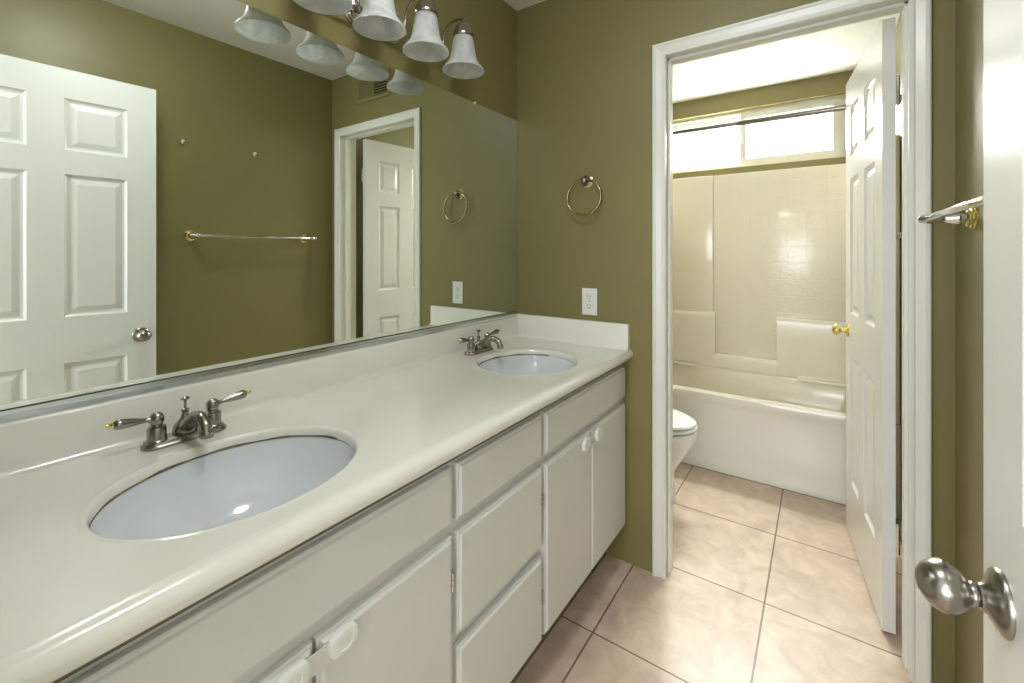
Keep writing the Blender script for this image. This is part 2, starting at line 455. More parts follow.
def hinge_part(parent, z, m='chrome'):
    bm = bmesh.new()
    box(bm, -0.0012, -0.0002, -0.030, -0.006, z-0.044, z+0.044)
    lf = obj('hinge_leaf', bm, 'door', parent); bm = bmesh.new()
    for k in range(5):
        a = z-0.044+k*0.0176
        lathe(bm, [(0.0055, a+0.0008), (0.0055, a+0.0168)], T(-0.004, -0.040, 0), 14)
    lathe(bm, [(0.004, z-0.048), (0.004, z+0.048), (0.0, z+0.052)], T(-0.004, -0.040, 0), 12)
    h = obj('hinge', bm, m, parent, True)
    h['label'] = 'bright metal hinge'

d1 = place_door('door_1', 1.390, 0.036, 1.355, 0.750, 0.715, 'white six-panel entry door standing open along the right wall')
knob_part(d1, 0.658, 0.883, 1, 'egg', 'nickel', 'brushed nickel egg shaped knob'); knob_part(d1, 0.658, 0.883, -1, 'egg', 'nickel')
for z in (0.30, 1.05, 1.79): hinge_part(d1, z, 'nickel')
bm = bmesh.new(); box(bm, 0.7148, 0.7162, -0.029, -0.006, 0.855, 0.912); lathe(bm, [(0.007, 0), (0.006, 0.006), (0, 0.007)], T(0.716, -0.0175, 0.883) @ RY(PI/2), 12)
obj('latch_plate', bm, 'nickel', d1)
d2 = place_door('door_2', 1.363, 1.919, 1.290, 2.575, 0.660, 'white six-panel door swung open into the tub room', 2.034)
knob_part(d2, 0.600, 0.905, 1, 'round', 'brass', 'polished brass round knob'); knob_part(d2, 0.600, 0.905, -1, 'round', 'brass')
for z in (0.315, 1.79): hinge_part(d2, z)
bm = bmesh.new(); box(bm, 0.6598, 0.6612, -0.029, -0.006, 0.877, 0.934)
obj('latch_plate', bm, 'brass', d2)

# ------------------------------------------------------------------ vanity cabinet
VY0, VY1 = YN+0.004, 1.757
van = empty('vanity_cabinet', (0.27, 0.9, 0))
van.location = (0, 0, 0)
tag(van, 'long cream painted double vanity cabinet with doors and three drawers', 'cabinet')
XF = 0.530                                     # face frame plane
bm = bmesh.new()
box(bm, 0.004, XF, VY0, VY0+0.016, 0.156, 0.825); box(bm, 0.004, XF, VY1-0.016, VY1, 0.156, 0.825)
box(bm, 0.004, 0.010, VY0+0.016, VY1-0.016, 0.156, 0.825); box(bm, 0.004, XF, VY0+0.016, VY1-0.016, 0.156, 0.172)
for yy in (0.7205, 1.0945): box(bm, 0.010, XF-0.018, yy-0.008, yy+0.008, 0.172, 0.825)
obj('carcass', bm, 'cabinet', van)
bm = bmesh.new()
box(bm, XF-0.018, XF, VY0+0.016, VY1-0.016, 0.795, 0.825)
for a_, b_ in ((VY0+0.016, 0.075), (0.704, 0.737), (1.078, 1.111), (1.730, VY1-0.016)): box(bm, XF-0.018, XF, a_, b_, 0.172, 0.795)
for a_, b_ in ((0.075, 0.704), (0.737, 1.078), (1.111, 1.730)): box(bm, XF-0.018, XF, a_, b_, 0.650, 0.692); box(bm, XF-0.018, XF, a_, b_, 0.172, 0.180)
box(bm, XF-0.018, XF, 0.737, 1.078, 0.398, 0.436); box(bm, XF-0.018, XF, 0.385, 0.407, 0.180, 0.650); box(bm, XF-0.018, XF, 1.398, 1.422, 0.180, 0.650)
obj('face_frame', bm, 'cabinet', van)
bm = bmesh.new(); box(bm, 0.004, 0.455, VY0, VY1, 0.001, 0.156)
obj('toe_kick', bm, 'dark_wood', van)
def front(name, y0, y1, z0, z1):
    """overlay front with a stepped bevel on its edge"""
    bm = bmesh.new(); x = XF+0.0005; prev = None
    for d, h in ((0, 0), (0, 0.0105), (0.002, 0.0125), (0.006, 0.0135), (0.008, 0.017), (0.010, 0.0185)):
        ring = [bm.verts.new(p) for p in ((x+h, y0+d, z0+d), (x+h, y1-d, z0+d), (x+h, y1-d, z1-d), (x+h, y0+d, z1-d))]
        if prev:
            for k in range(4): bm.faces.new((prev[k], prev[(k+1) % 4], ring[(k+1) % 4], ring[k]))
        else: bm.faces.new(list(reversed(ring)))
        prev = ring
    bm.faces.new(prev)
    return obj(name, bm, 'cabinet', van)
def cab_hinge(d, y, z, s):
    bm = bmesh.new()
    lathe(bm, [(0.0042, z-0.020), (0.0042, z-0.007)], T(XF+0.010, y, 0), 12)
    lathe(bm, [(0.0042, z-0.006), (0.0042, z+0.006)], T(XF+0.010, y, 0), 12)
    lathe(bm, [(0.0042, z+0.007), (0.0042, z+0.020)], T(XF+0.010, y, 0), 12)
    box(bm, XF+0.0002, XF+0.0015, min(y, y-s*0.012), max(y, y-s*0.012), z-0.020, z+0.020)
    h = obj('hinge', bm, 'chrome', d, True); h['label'] = 'small silver hinge'
ZT0, ZT1, ZD0, ZD1 = 0.683, 0.806, 0.166, 0.657
front('false_front', 0.068, 0.712, ZT0, ZT1)
front('false_front', 1.103, 1.738, ZT0, ZT1)
for (a, b, hy, s) in ((0.068, 0.393, 0.0635, -1), (0.399, 0.712, 0.7165, 1), (1.103, 1.408, 1.0985, -1), (1.412, 1.738, 1.7425, 1)):
    d = front('cabinet_door', a, b, ZD0, ZD1)
    for z in (0.277, 0.553): cab_hinge(d, hy, z, -s)
for (a, b) in ((0.683, 0.806), (0.430, 0.657), (0.166, 0.404)):
    front('drawer', 0.729, 1.086, a, b)

def latch(yc, z, spread, label):
    o = empty('child_safety_latch', (XF+0.0192, yc, z))
    tag(o, label, 'safety latch', 'plastic safety latches on the cabinet doors')
    for s in (-1, 1):
        bm = bmesh.new()
        pts = []
        for k in range(32):
            a = 2*PI*k/32
            pts.append((s*spread + 0.026*math.copysign(abs(math.cos(a))**0.7, math.cos(a)), 0.021*math.copysign(abs(math.sin(a))**0.7, math.sin(a))))
        prev = None
        for d, h in ((1.0, 0), (1.0, 0.006), (0.94, 0.0095), (0.80, 0.011), (0.5, 0.011), (0.46, 0.0095)):
            ring = [bm.verts.new((h, s*spread+(p[0]-s*spread)*d, p[1]*d)) for p in pts]
            if prev:
                for k in range(32): bm.faces.new((prev[k], prev[(k+1) % 32], ring[(k+1) % 32], ring[k]))
            else: bm.faces.new(list(reversed(ring)))
            prev = ring
        bm.faces.new(prev)
        obj('pad', bm, 'plastic', o, True)
    bm = bmesh.new(); box(bm, 0.0003, 0.0025, -spread, spread, -0.021, 0.013, 0.001)
    obj('strap', bm, 'cabinet', o)
latch(0.397, 0.632, 0.043, 'white oval plastic latch joining the cabinet doors below the nearer sink')
latch(1.410, 0.628, 0.050, 'white oval plastic latch joining the cabinet doors below the farther sink')

# ------------------------------------------------------------------ countertop with two oval cut-outs
ZK = 0.875
SINKS = [(0.334, 0.382), (0.323, 1.352)]
HOLES = [(0.168, 0.204), (0.174, 0.186)]
SA, SB = 0.168, 0.204          # half axes in x and y of the cut-out
ctop = empty('vanity_countertop', (0, 0, 0))
tag(ctop, 'cream cultured marble double sink countertop with rounded front edge', 'countertop')
bm = bmesh.new()
XE = 0.545
def quad(bm, *ps): bm.faces.new([bm.verts.new(p) for p in ps])
ys = [VY0, 0.375-0.24, 0.375+0.24, 1.366-0.24, 1.366+0.24, VY1]
for a, b in ((0, 1), (2, 3), (4, 5)):
    quad(bm, (0.003, ys[a], ZK), (XE, ys[a], ZK), (XE, ys[b], ZK), (0.003, ys[b], ZK))
N = 96
for (cx, cy), (HA, HB), (ya, yb) in zip(SINKS, HOLES, ((ys[1], ys[2]), (ys[3], ys[4]))):
    outer = []; angs = []
    corner = [math.atan2(sy-cy, sx-cx) for sx in (0.003, XE) for sy in (ya, yb)]
    angs = sorted([(-PI + 2*PI*k/N) for k in range(N)] + corner)
    prof = [(1.075, 0.0), (1.062, 0.0003), (1.052, 0.0009), (1.040, 0.0012), (1.026, 0.0005), (1.016, -0.001), (1.006, -0.004), (1.001, -0.008), (1.0, -0.012), (1.0, -0.0195)]
    prev = None
    for r_i, (k, h) in enumerate([(None, 0)] + prof):
        ring = []
        for a in angs:
            ca, sa = math.cos(a), math.sin(a)
            if k is None:
                t = min((XE-cx)/ca if ca > 1e-9 else 1e9, (0.003-cx)/ca if ca < -1e-9 else 1e9, (yb-cy)/sa if sa > 1e-9 else 1e9, (ya-cy)/sa if sa < -1e-9 else 1e9)
                ring.append(bm.verts.new((cx+ca*t, cy+sa*t, ZK)))
            else:
                e = 1/math.sqrt((ca/HA)**2 + (sa/HB)**2)
                ring.append(bm.verts.new((cx+ca*e*k, cy+sa*e*k, ZK+h)))
        if prev:
            n = len(angs)
            for q in range(n): bm.faces.new((prev[q], prev[(q+1) % n], ring[(q+1) % n], ring[q]))
        prev = ring
# rounded front edge, swept along the counter
edge = [(XE, ZK)]
for k in range(1, 13):
    a = PI/2 - PI*k/12
    edge.append((XE+0.006+0.021*math.cos(a), ZK-0.021+0.021*math.sin(a)))
edge += [(0.535, ZK-0.042), (0.535, ZK-0.020)]
for p, q in zip(edge, edge[1:]):
    quad(bm, (p[0], VY0, p[1]), (q[0], VY0, q[1]), (q[0], VY1, q[1]), (p[0], VY1, p[1]))
quad(bm, (0.003, VY0, ZK-0.020), (0.003, VY0, ZK), (XE, VY0, ZK), (0.535, VY0, ZK-0.020))
quad(bm, (0.003, VY1, ZK-0.020), (0.003, VY1, ZK), (XE, VY1, ZK), (0.535, VY1, ZK-0.020))
for yy in (VY0, VY1): bm.faces.new([bm.verts.new((p[0], yy, p[1])) for p in edge])
bmesh.ops.remove_doubles(bm, verts=bm.verts, dist=1e-5)
obj('counter_slab', bm, 'counter', ctop, True, 50)
# dark build-up strip under the slab
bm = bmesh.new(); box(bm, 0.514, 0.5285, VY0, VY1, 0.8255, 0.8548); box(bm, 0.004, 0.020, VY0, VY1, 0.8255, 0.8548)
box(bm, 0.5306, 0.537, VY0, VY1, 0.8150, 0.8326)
obj('build_up_strip', bm, 'dark_wood', ctop)
# splashes with coved foot
bm = bmesh.new()
pr = [(0.003, ZK-0.002), (0.036, ZK-0.002), (0.030, ZK+0.002), (0.0245, ZK+0.007), (0.022, ZK+0.014), (0.021, 0.962), (0.019, 0.966), (0.015, 0.967), (0.003, 0.967)]
prism(bm, pr, 'y', VY0, VY1-0.001)
obj('backsplash', bm, 'counter', ctop, True, 50)
bm = bmesh.new()
pr = [(VY1, ZK-0.002), (VY1-0.036, ZK-0.002), (VY1-0.030, ZK+0.002), (VY1-0.0245, ZK+0.007), (VY1-0.022, ZK+0.014), (VY1-0.021, 0.972), (VY1-0.019, 0.976), (VY1-0.015, 0.977), (VY1, 0.977)]
prism(bm, pr, 'x', 0.012, 0.558)
obj('side_splash', bm, 'counter', ctop, True, 50)
for (cx, cy), (HA, HB) in zip(SINKS, HOLES):                  # stained sealant line between slab and bowl
    bm = bmesh.new(); n = 90; prev = None; first = None
    for k in range(n+1):
        a = PI/2+0.1 + (PI-0.2)*k/n
        ring = [bm.verts.new((cx+(HA+d)*math.cos(a), cy+(HB+d)*math.sin(a), z)) for d, z in ((0.0004, 0.8548), (-0.0014, 0.8552), (-0.0014, 0.8575+0.0012*math.sin(k*0.37)), (0.0004, 0.8585+0.0012*math.sin(k*0.37)))]
        if prev:
            for q in range(4): bm.faces.new((prev[q], prev[(q+1) % 4], ring[(q+1) % 4], ring[q]))
        else: bm.faces.new(ring)
        prev = ring
    bm.faces.new(prev)
    obj('sealant_line', bm, 'sealant', ctop, True)

# ------------------------------------------------------------------ sink bowls
def make_sink():
    o = empty('sink_bowl', (0, 0, 0))
    bm = bmesh.new()
    inner = [(1.05, 0.0), (1.003, -0.0005), (0.995, -0.006)]
    for k in range(1, 15):
        a = (PI/2)*k/14
        inner.append((0.995*math.cos(a)**0.62 if k < 14 else 0.12, -0.006-0.135*math.sin(a)**1.15))
    inner[-1] = (0.115, -0.1415)
    outer = [(0.115, -0.150), (0.55, -0.135), (0.86, -0.09), (1.0, -0.030), (1.05, -0.008), (1.05, 0.0)]
    lathe(bm, [(r*SA, z) for r, z in inner+outer], T(0, 0, 0.854), 96, 1.0, SB/SA, caps=False)
    obj('basin', bm, 'porcelain', o, True, 60)
    bm = bmesh.new()
    lathe(bm, [(0.017, -0.146), (0.0225, -0.139), (0.0225, -0.1365), (0.019, -0.1365), (0.016, -0.140), (0.016, -0.1405), (0.0, -0.1395)], T(0, 0, 0.854), 32)
    obj('drain', bm, 'chrome', o, True)
    return o
sink = make_sink(); sink.location = (*SINKS[0], 0)
tag(sink, 'oval white porcelain sink bowl nearest the camera', 'sink', 'oval sinks')
sk2 = copy_tree(sink); sk2.location = (*SINKS[1], 0); sk2.scale = (HOLES[1][0]/SA, HOLES[1][1]/SB, 1)
sk2['label'] = 'oval white porcelain sink bowl beside the outlet wall'

# ------------------------------------------------------------------ faucets
def make_faucet():
    o = empty('faucet', (0, 0, 0))
    # base plate, stadium outline
    bm = bmesh.new()
    def stad(hl, r, z):
        pts = []
        for k in range(17): a = -PI*k/16; pts.append((r*math.cos(a), -hl + r*math.sin(a), z))
        for k in range(17): a = PI - PI*k/16; pts.append((r*math.cos(a), hl + r*math.sin(a), z))
        return pts
    prev = None
    for r, z in ((0.0265, 0.0), (0.0265, 0.004), (0.0235, 0.006), (0.0215, 0.011), (0.0185, 0.0125)):
        ring = [bm.verts.new(p) for p in stad(0.0505, r, z)]
        if prev:
            n = len(ring)
            for q in range(n): bm.faces.new((prev[q], prev[(q+1) % n], ring[(q+1) % n], ring[q]))
        else: bm.faces.new(list(reversed(ring)))
        prev = ring
    bm.faces.new(prev)
    obj('base_plate', bm, 'nickel', o, True, 35)
    for s in (-1, 1):
        bm = bmesh.new()
        lathe(bm, [(0.0180, 0.011), (0.0180, 0.013), (0.0165, 0.0145), (0.0162, 0.037), (0.0150, 0.040), (0.0105, 0.042), (0.0095, 0.045)], T(0, s*0.0505, 0), 32)
        obj('valve_body', bm, 'nickel', o, True, 35)
        bm = bmesh.new()
        lathe(bm, [(0.0095, 0.044), (0.0115, 0.047), (0.0128, 0.053), (0.0128, 0.058), (0.0105, 0.064), (0.006, 0.068), (0, 0.069)], T(0, s*0.0505, 0), 24)
        tilt = T(0, s*0.0505, 0.0555) @ RX(-s*math.radians(83)) @ RY(math.radians(2))
        lathe(bm, [(0.005, 0.008), (0.0055, 0.014), (0.0042, 0.017), (0.0046, 0.022), (0.0078, 0.040), (0.0100, 0.058), (0.0098, 0.064), (0.0065, 0.0685), (0.0035, 0.0695)], tilt, 20)
        h = obj('lever_handle', bm, 'nickel', o, True, 50)
        bm = bmesh.new()
        lathe(bm, [(0.0048, 0.0692), (0.0048, 0.072), (0.003, 0.074), (0.0040, 0.077), (0.0030, 0.080), (0, 0.0808)], tilt, 16)
        b = obj('lever_tip', bm, 'brass', h, True)
        b['label'] = 'small brass tip'
    bm = bmesh.new()   # bulbous centre body
    lathe(bm, [(0.021, 0.0115), (0.0225, 0.015), (0.0225, 0.021), (0.020, 0.028), (0.014, 0.036), (0.0085, 0.043), (0.0062, 0.050), (0.0058, 0.055), (0.0072, 0.057), (0.0072, 0.060), (0.004, 0.062)], T(-0.004, 0, 0), 32)
    obj('body', bm, 'nickel', o, True, 50)
    bm = bmesh.new()
    path = smooth_path([(0.004, 0, 0.026), (0.026, 0, 0.041), (0.052, 0, 0.055), (0.078, 0, 0.058), (0.097, 0, 0.047), (0.103, 0, 0.034)], 6)
    n = len(path)
    tube(bm, path, [0.0155-0.0050*min(1, i/(n*0.55)) for i in range(n)], 20)
    lathe(bm, [(0.0118, 0.0), (0.0124, 0.003), (0.0124, 0.010), (0.0108, 0.012)], T(0.1035, 0, 0.0255), 20)
    obj('spout', bm, 'nickel', o, True, 50)
    bm = bmesh.new()
    lathe(bm, [(0.0024, 0.058), (0.0024, 0.076), (0.0045, 0.079), (0.0085, 0.0815), (0.0085, 0.0835), (0.004, 0.0865), (0, 0.087)], T(-0.004, 0, 0), 20)
    obj('lift_rod', bm, 'nickel', o, True)
    return o
fau = make_faucet(); fau.location = (0.088, 0.378, ZK+0.0003)
tag(fau, 'two-handle brushed nickel faucet behind the nearer sink', 'faucet', 'two-handle faucets')
f2 = copy_tree(fau); f2.location = (0.086, 1.368, ZK+0.0003)
f2['label'] = 'two-handle dark nickel faucet behind the sink beside the outlet wall'

# ------------------------------------------------------------------ mirror
mir = empty('wall_mirror', (0, 0, 0))
tag(mir, 'large frameless wall mirror above the double vanity', 'mirror')
bm = bmesh.new(); box(bm, 0.0002, 0.0015, VY0+0.002, 1.757, 0.972, 1.897)
obj('glass', bm, 'mirror', mir)
bm = bmesh.new()
prism(bm, [(0.001, 0.9675), (0.0105, 0.9675), (0.0115, 0.969), (0.0115, 0.979), (0.0095, 0.980), (0.0085, 0.987), (0.0070, 0.988), (0.0066, 0.972), (0.001, 0.972)], 'y', VY0+0.002, 1.756)
obj('bottom_channel', bm, 'channel', mir)
bm = bmesh.new(); box(bm, 0.001, 0.006, 1.436, 1.446, 1.891, 1.903, 0.002)
obj('mirror_clip', bm, 'plastic', mir, True)['label'] = 'clear plastic clip'

# ------------------------------------------------------------------ vanity light
vl = empty('vanity_light', (0, 0, 0))
tag(vl, 'brushed nickel wall light with four bell shades above the mirror', 'wall light')
LX, LZ = 0.150, 1.915
LY = [0.652, 0.834, 1.017, 1.199]
bm = bmesh.new()
prev = None
for k_, h_ in ((1.0, 0.0005), (1.0, 0.007), (0.95, 0.010), (0.94, 0.015), (0.88, 0.018), (0.87, 0.023), (0.80, 0.026), (0.79, 0.030), (0.70, 0.034), (0.3, 0.036)):
    ring = []
    for q in range(64):
        a = 2*PI*q/64; cc = math.cos(a); ss = math.sin(a)
        ring.append(bm.verts.new((h_, 0.925 + (0.112-0.062*(1-k_))*math.copysign(abs(cc)**0.55, cc)*(k_ if k_ < 0.5 else 1), 2.036 + 0.064*k_*math.copysign(abs(ss)**0.55, ss))))
    if prev:
        for q in range(64): bm.faces.new((prev[q], prev[(q+1) % 64], ring[(q+1) % 64], ring[q]))
    prev = ring
bm.faces.new(prev)
obj('backplate', bm, 'chrome', vl, True, 25)
bm = bmesh.new()
tube(bm, [(0.055, LY[0]-0.012, 2.0), (0.055, LY[3]+0.012, 2.0)], 0.0062, 14)
for y in LY:
    lathe(bm, [(0, -0.012), (0.007, -0.0105), (0.0115, -0.004), (0.0115, 0.004), (0.007, 0.0105), (0, 0.012)], T(0.055, y, 2.0) @ RX(PI/2), 20)
for y in (0.89, 0.97): tube(bm, [(0.03, y, 2.03), (0.055, y, 2.0)], 0.006, 12)
obj('crossbar', bm, 'nickel', vl, True, 50)
def lampset(y):
    bm = bmesh.new()
    tube(bm, smooth_path([(0.055, y, 2.0), (0.050, y, 2.035), (0.060, y, 2.075), (0.090, y, 2.103), (0.125, y, 2.106), (LX, y, 2.100)], 6), 0.0048, 12)
    arm = obj('arm', bm, 'nickel', vl, True, 50)
    bm = bmesh.new()
    lathe(bm, [(0.0365, 0.118), (0.0375, 0.121), (0.0375, 0.127), (0.0345, 0.130), (0.0335, 0.140), (0.029, 0.153), (0.019, 0.164), (0.009, 0.170), (0.006, 0.176), (0.0065, 0.181), (0.004, 0.186), (0.0035, 0.194), (0, 0.196)], T(LX, y, LZ), 32)
    obj('shade_holder', bm, 'nickel', vl, True, 40)
    bm = bmesh.new()
    out = [(0.0745, 0.0), (0.0725, 0.006), (0.066, 0.014), (0.057, 0.024), (0.0495, 0.037), (0.0445, 0.055), (0.041, 0.075), (0.0385, 0.095), (0.0355, 0.112), (0.031, 0.124)]
    inn = [(max(r-0.0032, 0.01), z+0.001) for r, z in reversed(out)]
    lathe(bm, out+inn+[out[0]], T(LX, y, LZ), 48, caps=False)
    obj('lamp_shade', bm, 'shade', vl, True, 60)
    bm = bmesh.new()
    lathe(bm, [(0, 0.042), (0.014, 0.046), (0.0225, 0.058), (0.0245, 0.070), (0.021, 0.086), (0.0145, 0.100), (0.0135, 0.124)], T(LX, y, LZ), 24)
    obj('bulb', bm, 'bulb', vl, True, 60)
for y in LY: lampset(y)

# ------------------------------------------------------------------ towel ring
tr = empty('towel_ring', (0.367, YF, 1.575))
tag(tr, 'antique brass towel ring on the olive wall above the outlet', 'towel ring')
bm = bmesh.new()
lathe(bm, [(0.024, 0.0005), (0.024, 0.003), (0.020, 0.006), (0.012, 0.008), (0.010, 0.012), (0.0085, 0.020), (0.010, 0.024), (0.0135, 0.030), (0.0135, 0.035), (0.009, 0.041), (0, 0.043)], RX(PI/2), 28)
obj('post', bm, 'nickel', tr, True, 50)
bm = bmesh.new()
lathe(bm, [(0.0265, 0.0003), (0.0265, 0.002), (0.0225, 0.004), (0.0225, 0.0003)], RX(PI/2), 28, caps=False)
obj('rosette_rim', bm, 'brass', tr, True)['label'] = 'bright brass rim'
bm = bmesh.new(); R = 0.078
tube(bm, [(R*math.sin(2*PI*k/64), -0.032 - 0.004*(1-math.cos(2*PI*k/64)), -R+0.006 + R*math.cos(2*PI*k/64)) for k in range(64)], 0.0052, 12, closed=True)
obj('ring', bm, mat('antique_brass', (0.42, 0.34, 0.20), 0.22, 1.0, var=(30, 0.1)), tr, True, 60)

# ------------------------------------------------------------------ outlet
ou = empty('wall_outlet', (0.379, YF, 1.057))
tag(ou, 'white duplex electrical outlet on the olive wall above the counter', 'outlet')
bm = bmesh.new(); box(bm, -0.035, 0.035, -0.0055, -0.0004, -0.0575, 0.0575, 0.0022)
obj('cover_plate', bm, 'plastic', ou)
for s in (-1, 1):
    bm = bmesh.new()
    zc = s*0.0195; pts = []
    for k in range(24):
        a = 2*PI*k/24; pts.append((0.0168*math.cos(a), zc + max(-0.0135, min(0.0135, 0.0172*math.sin(a)))))
    prism(bm, pts, 'y', -0.0075, -0.004)
    soc = obj('receptacle', bm, 'plastic', ou)
    bm = bmesh.new()
    box(bm, -0.0075, -0.0050, -0.0079, -0.006, zc-0.001, zc+0.008); box(bm, 0.0050, 0.0073, -0.0079, -0.006, zc+0.0, zc+0.0075)
    lathe(bm, [(0.0026, 0), (0.0026, 0.0018)], T(0, -0.0061, zc-0.0075) @ RX(PI/2), 12)
    obj('slots', bm, 'black', soc)
bm = bmesh.new(); lathe(bm, [(0.0026, 0), (0.0022, 0.0012), (0, 0.0014)], T(0, -0.0054, 0) @ RX(PI/2), 12)
obj('screw', bm, 'chrome', ou)

# ------------------------------------------------------------------ towel bar on the right wall
tb = empty('towel_bar', (XR, 0, 1.355))
tag(tb, 'chrome and brass towel bar on the right wall beside the open door', 'towel bar')
for y in (0.94, 1.558):
    bm = bmesh.new()
    MM = T(-0.0005, y, 0) @ RY(-PI/2)
    lathe(bm, [(0.029, 0), (0.029, 0.003), (0.0265, 0.005), (0.0265, 0.009), (0.022, 0.011), (0.022, 0.014), (0.017, 0.018)], MM, 32)
    ros = obj('rosette', bm, 'brass', tb, True, 35); ros['label'] = 'ornate brass rosette'
    bm = bmesh.new()
    lathe(bm, [(0.017, 0.017), (0.018, 0.022), (0.0165, 0.034), (0.012, 0.048), (0.0095, 0.062), (0.0115, 0.074), (0.0130, 0.088), (0.0115, 0.098), (0.008, 0.104), (0, 0.106)], MM, 28)
    obj('post', bm, 'chrome', tb, True, 50)
bm = bmesh.new()
MM = T(-0.094, 0.905, 0) @ RX(-PI/2)
lathe(bm, [(0, -0.002), (0.005, 0), (0.0085, 0.005), (0.0085, 0.010), (0.0055, 0.013), (0.0078, 0.016), (0.0078, 0.668), (0.0055, 0.671), (0.0085, 0.674), (0.0085, 0.680), (0.005, 0.685), (0, 0.687)], MM, 24)
obj('bar', bm, 'chrome', tb, True, 40)

# small wall anchors left above the towel bar
def anchor(y, label):
    bm = bmesh.new()
    lathe(bm, [(0.0065, 0.0003), (0.0065, 0.002), (0.004, 0.003), (0.004, 0.012), (0.006, 0.014), (0.006, 0.018), (0, 0.020)], RY(-PI/2), 16)
    box(bm, -0.008, -0.0005, -0.004, 0.004, -0.014, -0.002, 0.001)
    o = obj('wall_anchor', bm, 'plastic', None, True); o.location = (XR, y, 1.842)
    tag(o, label, 'wall anchor', 'white wall anchors above the towel bar')
anchor(0.904, 'small white plastic wall anchor above towel bar, nearer the open entry door')
anchor(1.258, 'small white plastic wall anchor above towel bar, nearer the doorway')

# ------------------------------------------------------------------ air vent above the doorway
av = empty('air_vent', (1.072, YF, 2.285))
tag(av, 'olive painted air vent grille on the wall above the doorway', 'air vent')
bm = bmesh.new()
box(bm, -0.155, 0.155, -0.010, -0.0005, -0.078, -0.056, 0.002); box(bm, -0.155, 0.155, -0.010, -0.0005, 0.056, 0.078, 0.002)
box(bm, -0.155, -0.133, -0.010, -0.0005, -0.056, 0.056, 0.002); box(bm, 0.133, 0.155, -0.010, -0.0005, -0.056, 0.056, 0.002)
box(bm, -0.007, 0.007, -0.009, -0.0005, -0.056, 0.056, 0.001)
obj('vent_frame', bm, 'olive', av)
bm = bmesh.new(); box(bm, -0.133, 0.133, -0.0015, -0.0006, -0.056, 0.056)
obj('duct_opening', bm, 'black', av)
for k in range(7):
    bm = bmesh.new(); z = -0.048+k*0.016
    prism(bm, [(-0.0085, z+0.003), (-0.0078, z+0.0038), (-0.0045, z-0.0005), (-0.0052, z-0.0013)], 'x', -0.133, -0.007)
    obj('louvre', bm, 'olive', av)
for k in range(12):
    bm = bmesh.new(); x = 0.014+k*0.0102
    prism(bm, [(x+0.004, -0.0085), (x+0.0032, -0.0090), (x-0.0005, -0.0040), (x-0.0001, -0.0032)], 'z', -0.056, 0.056)
    obj('louvre', bm, 'olive', av)

# ------------------------------------------------------------------ bathtub
tub = empty('bathtub', (0, 0, 0))
tag(tub, 'glossy off-white built-in bathtub along the back wall', 'bathtub')
HT = 0.442; HL = HT
bm = bmesh.new()
# apron, slightly bowed profile, with rolled rim
x0, x1 = 0.004, XR-0.004
pr = [(YT-0.008, 0.002), (YT-0.008, 0.012), (YT-0.006, 0.060), (YT+0.006, 0.085), (YT+0.010, 0.370), (YT+0.006, 0.392), (YT, 0.404), (YT, HT-0.014), (YT+0.003, HT-0.005), (YT+0.010, HT),
      (YT+0.060, HT), (YT+0.060, 0.38), (YT+0.030, 0.36), (YT+0.030, 0.002)]
prism(bm, pr, 'x', x0, x1)
obj('apron', bm, 'tub', tub, True, 35)
bm = bmesh.new()
def srect(x0, x1, y0, y1, r, z, n=8):
    pts = []
    for (cx, cy, a0) in ((x1-r, y0+r, -PI/2), (x1-r, y1-r, 0), (x0+r, y1-r, PI/2), (x0+r, y0+r, PI)):
        for k in range(n+1):
            a = a0 + PI/2*k/n; pts.append((cx+r*math.cos(a), cy+r*math.sin(a), z))
    return pts
rings = [srect(x0, x1, YT+0.058, 3.53, 0.004, HT), srect(x0+0.07, x1-0.07, YT+0.062, 3.452, 0.10, HT), srect(x0+0.08, x1-0.08, YT+0.070, 3.446, 0.10, HT-0.012),
         srect(x0+0.11, x1-0.13, YT+0.100, 3.405, 0.11, HT-0.2), srect(x0+0.15, x1-0.22, YT+0.130, 3.375, 0.12, HT-0.34), srect(x0+0.22, x1-0.30, YT+0.18, 3.32, 0.12, HT-0.36)]
prev = None
for rg in rings:
    ring = [bm.verts.new(p) for p in rg]
    if prev:
        n = len(ring)
        for q in range(n): bm.faces.new((prev[q], prev[(q+1) % n], ring[(q+1) % n], ring[q]))
    prev = ring
bm.faces.new(prev)
obj('basin', bm, 'bone', tub, True, 50)

# tub surround
sr = empty('tub_surround', (0, 0, 0))
tag(sr, 'bone coloured moulded tub surround with square tile pattern and shelf', 'tub surround')
ZS = 1.832
bm = bmesh.new()
box(bm, 0.545, XR-0.03, 3.518, 3.546, 0.53, ZS, 0.004)
obj('back_panel', bm, 'embossed', sr, True, 40)
bm = bmesh.new()
box(bm, 0.004, 0.5445, 3.512, 3.546, 0.80, ZS, 0.005)
obj('corner_panel', bm, 'bone', sr, True, 40)
bm = bmesh.new()
def sblock(x0, x1, y0, z0, z1, r=0.032):
    pr = [(3.546, z0), (y0, z0)]
    for k in range(7):
        a = PI - PI/2*k/6
        pr.append((y0+r+r*math.cos(a), z1-r+r*math.sin(a)))
    pr.append((3.546, z1))
    prism(bm, pr, 'x', x0, x1)
sblock(0.004, 0.566, 3.452, HL+0.001, 0.832)
sblock(0.951, XR-0.004, 3.452, HL+0.001, 0.832)
sblock(0.560, 0.957, 3.446, HL+0.001, 0.540)
sblock(0.004, 0.46, 3.400, HL+0.001, 0.458, 0.010)
sblock(1.07, XR-0.004, 3.400, HL+0.001, 0.458, 0.010)
obj('shelf_moulding', bm, 'bone', sr, True, 50)
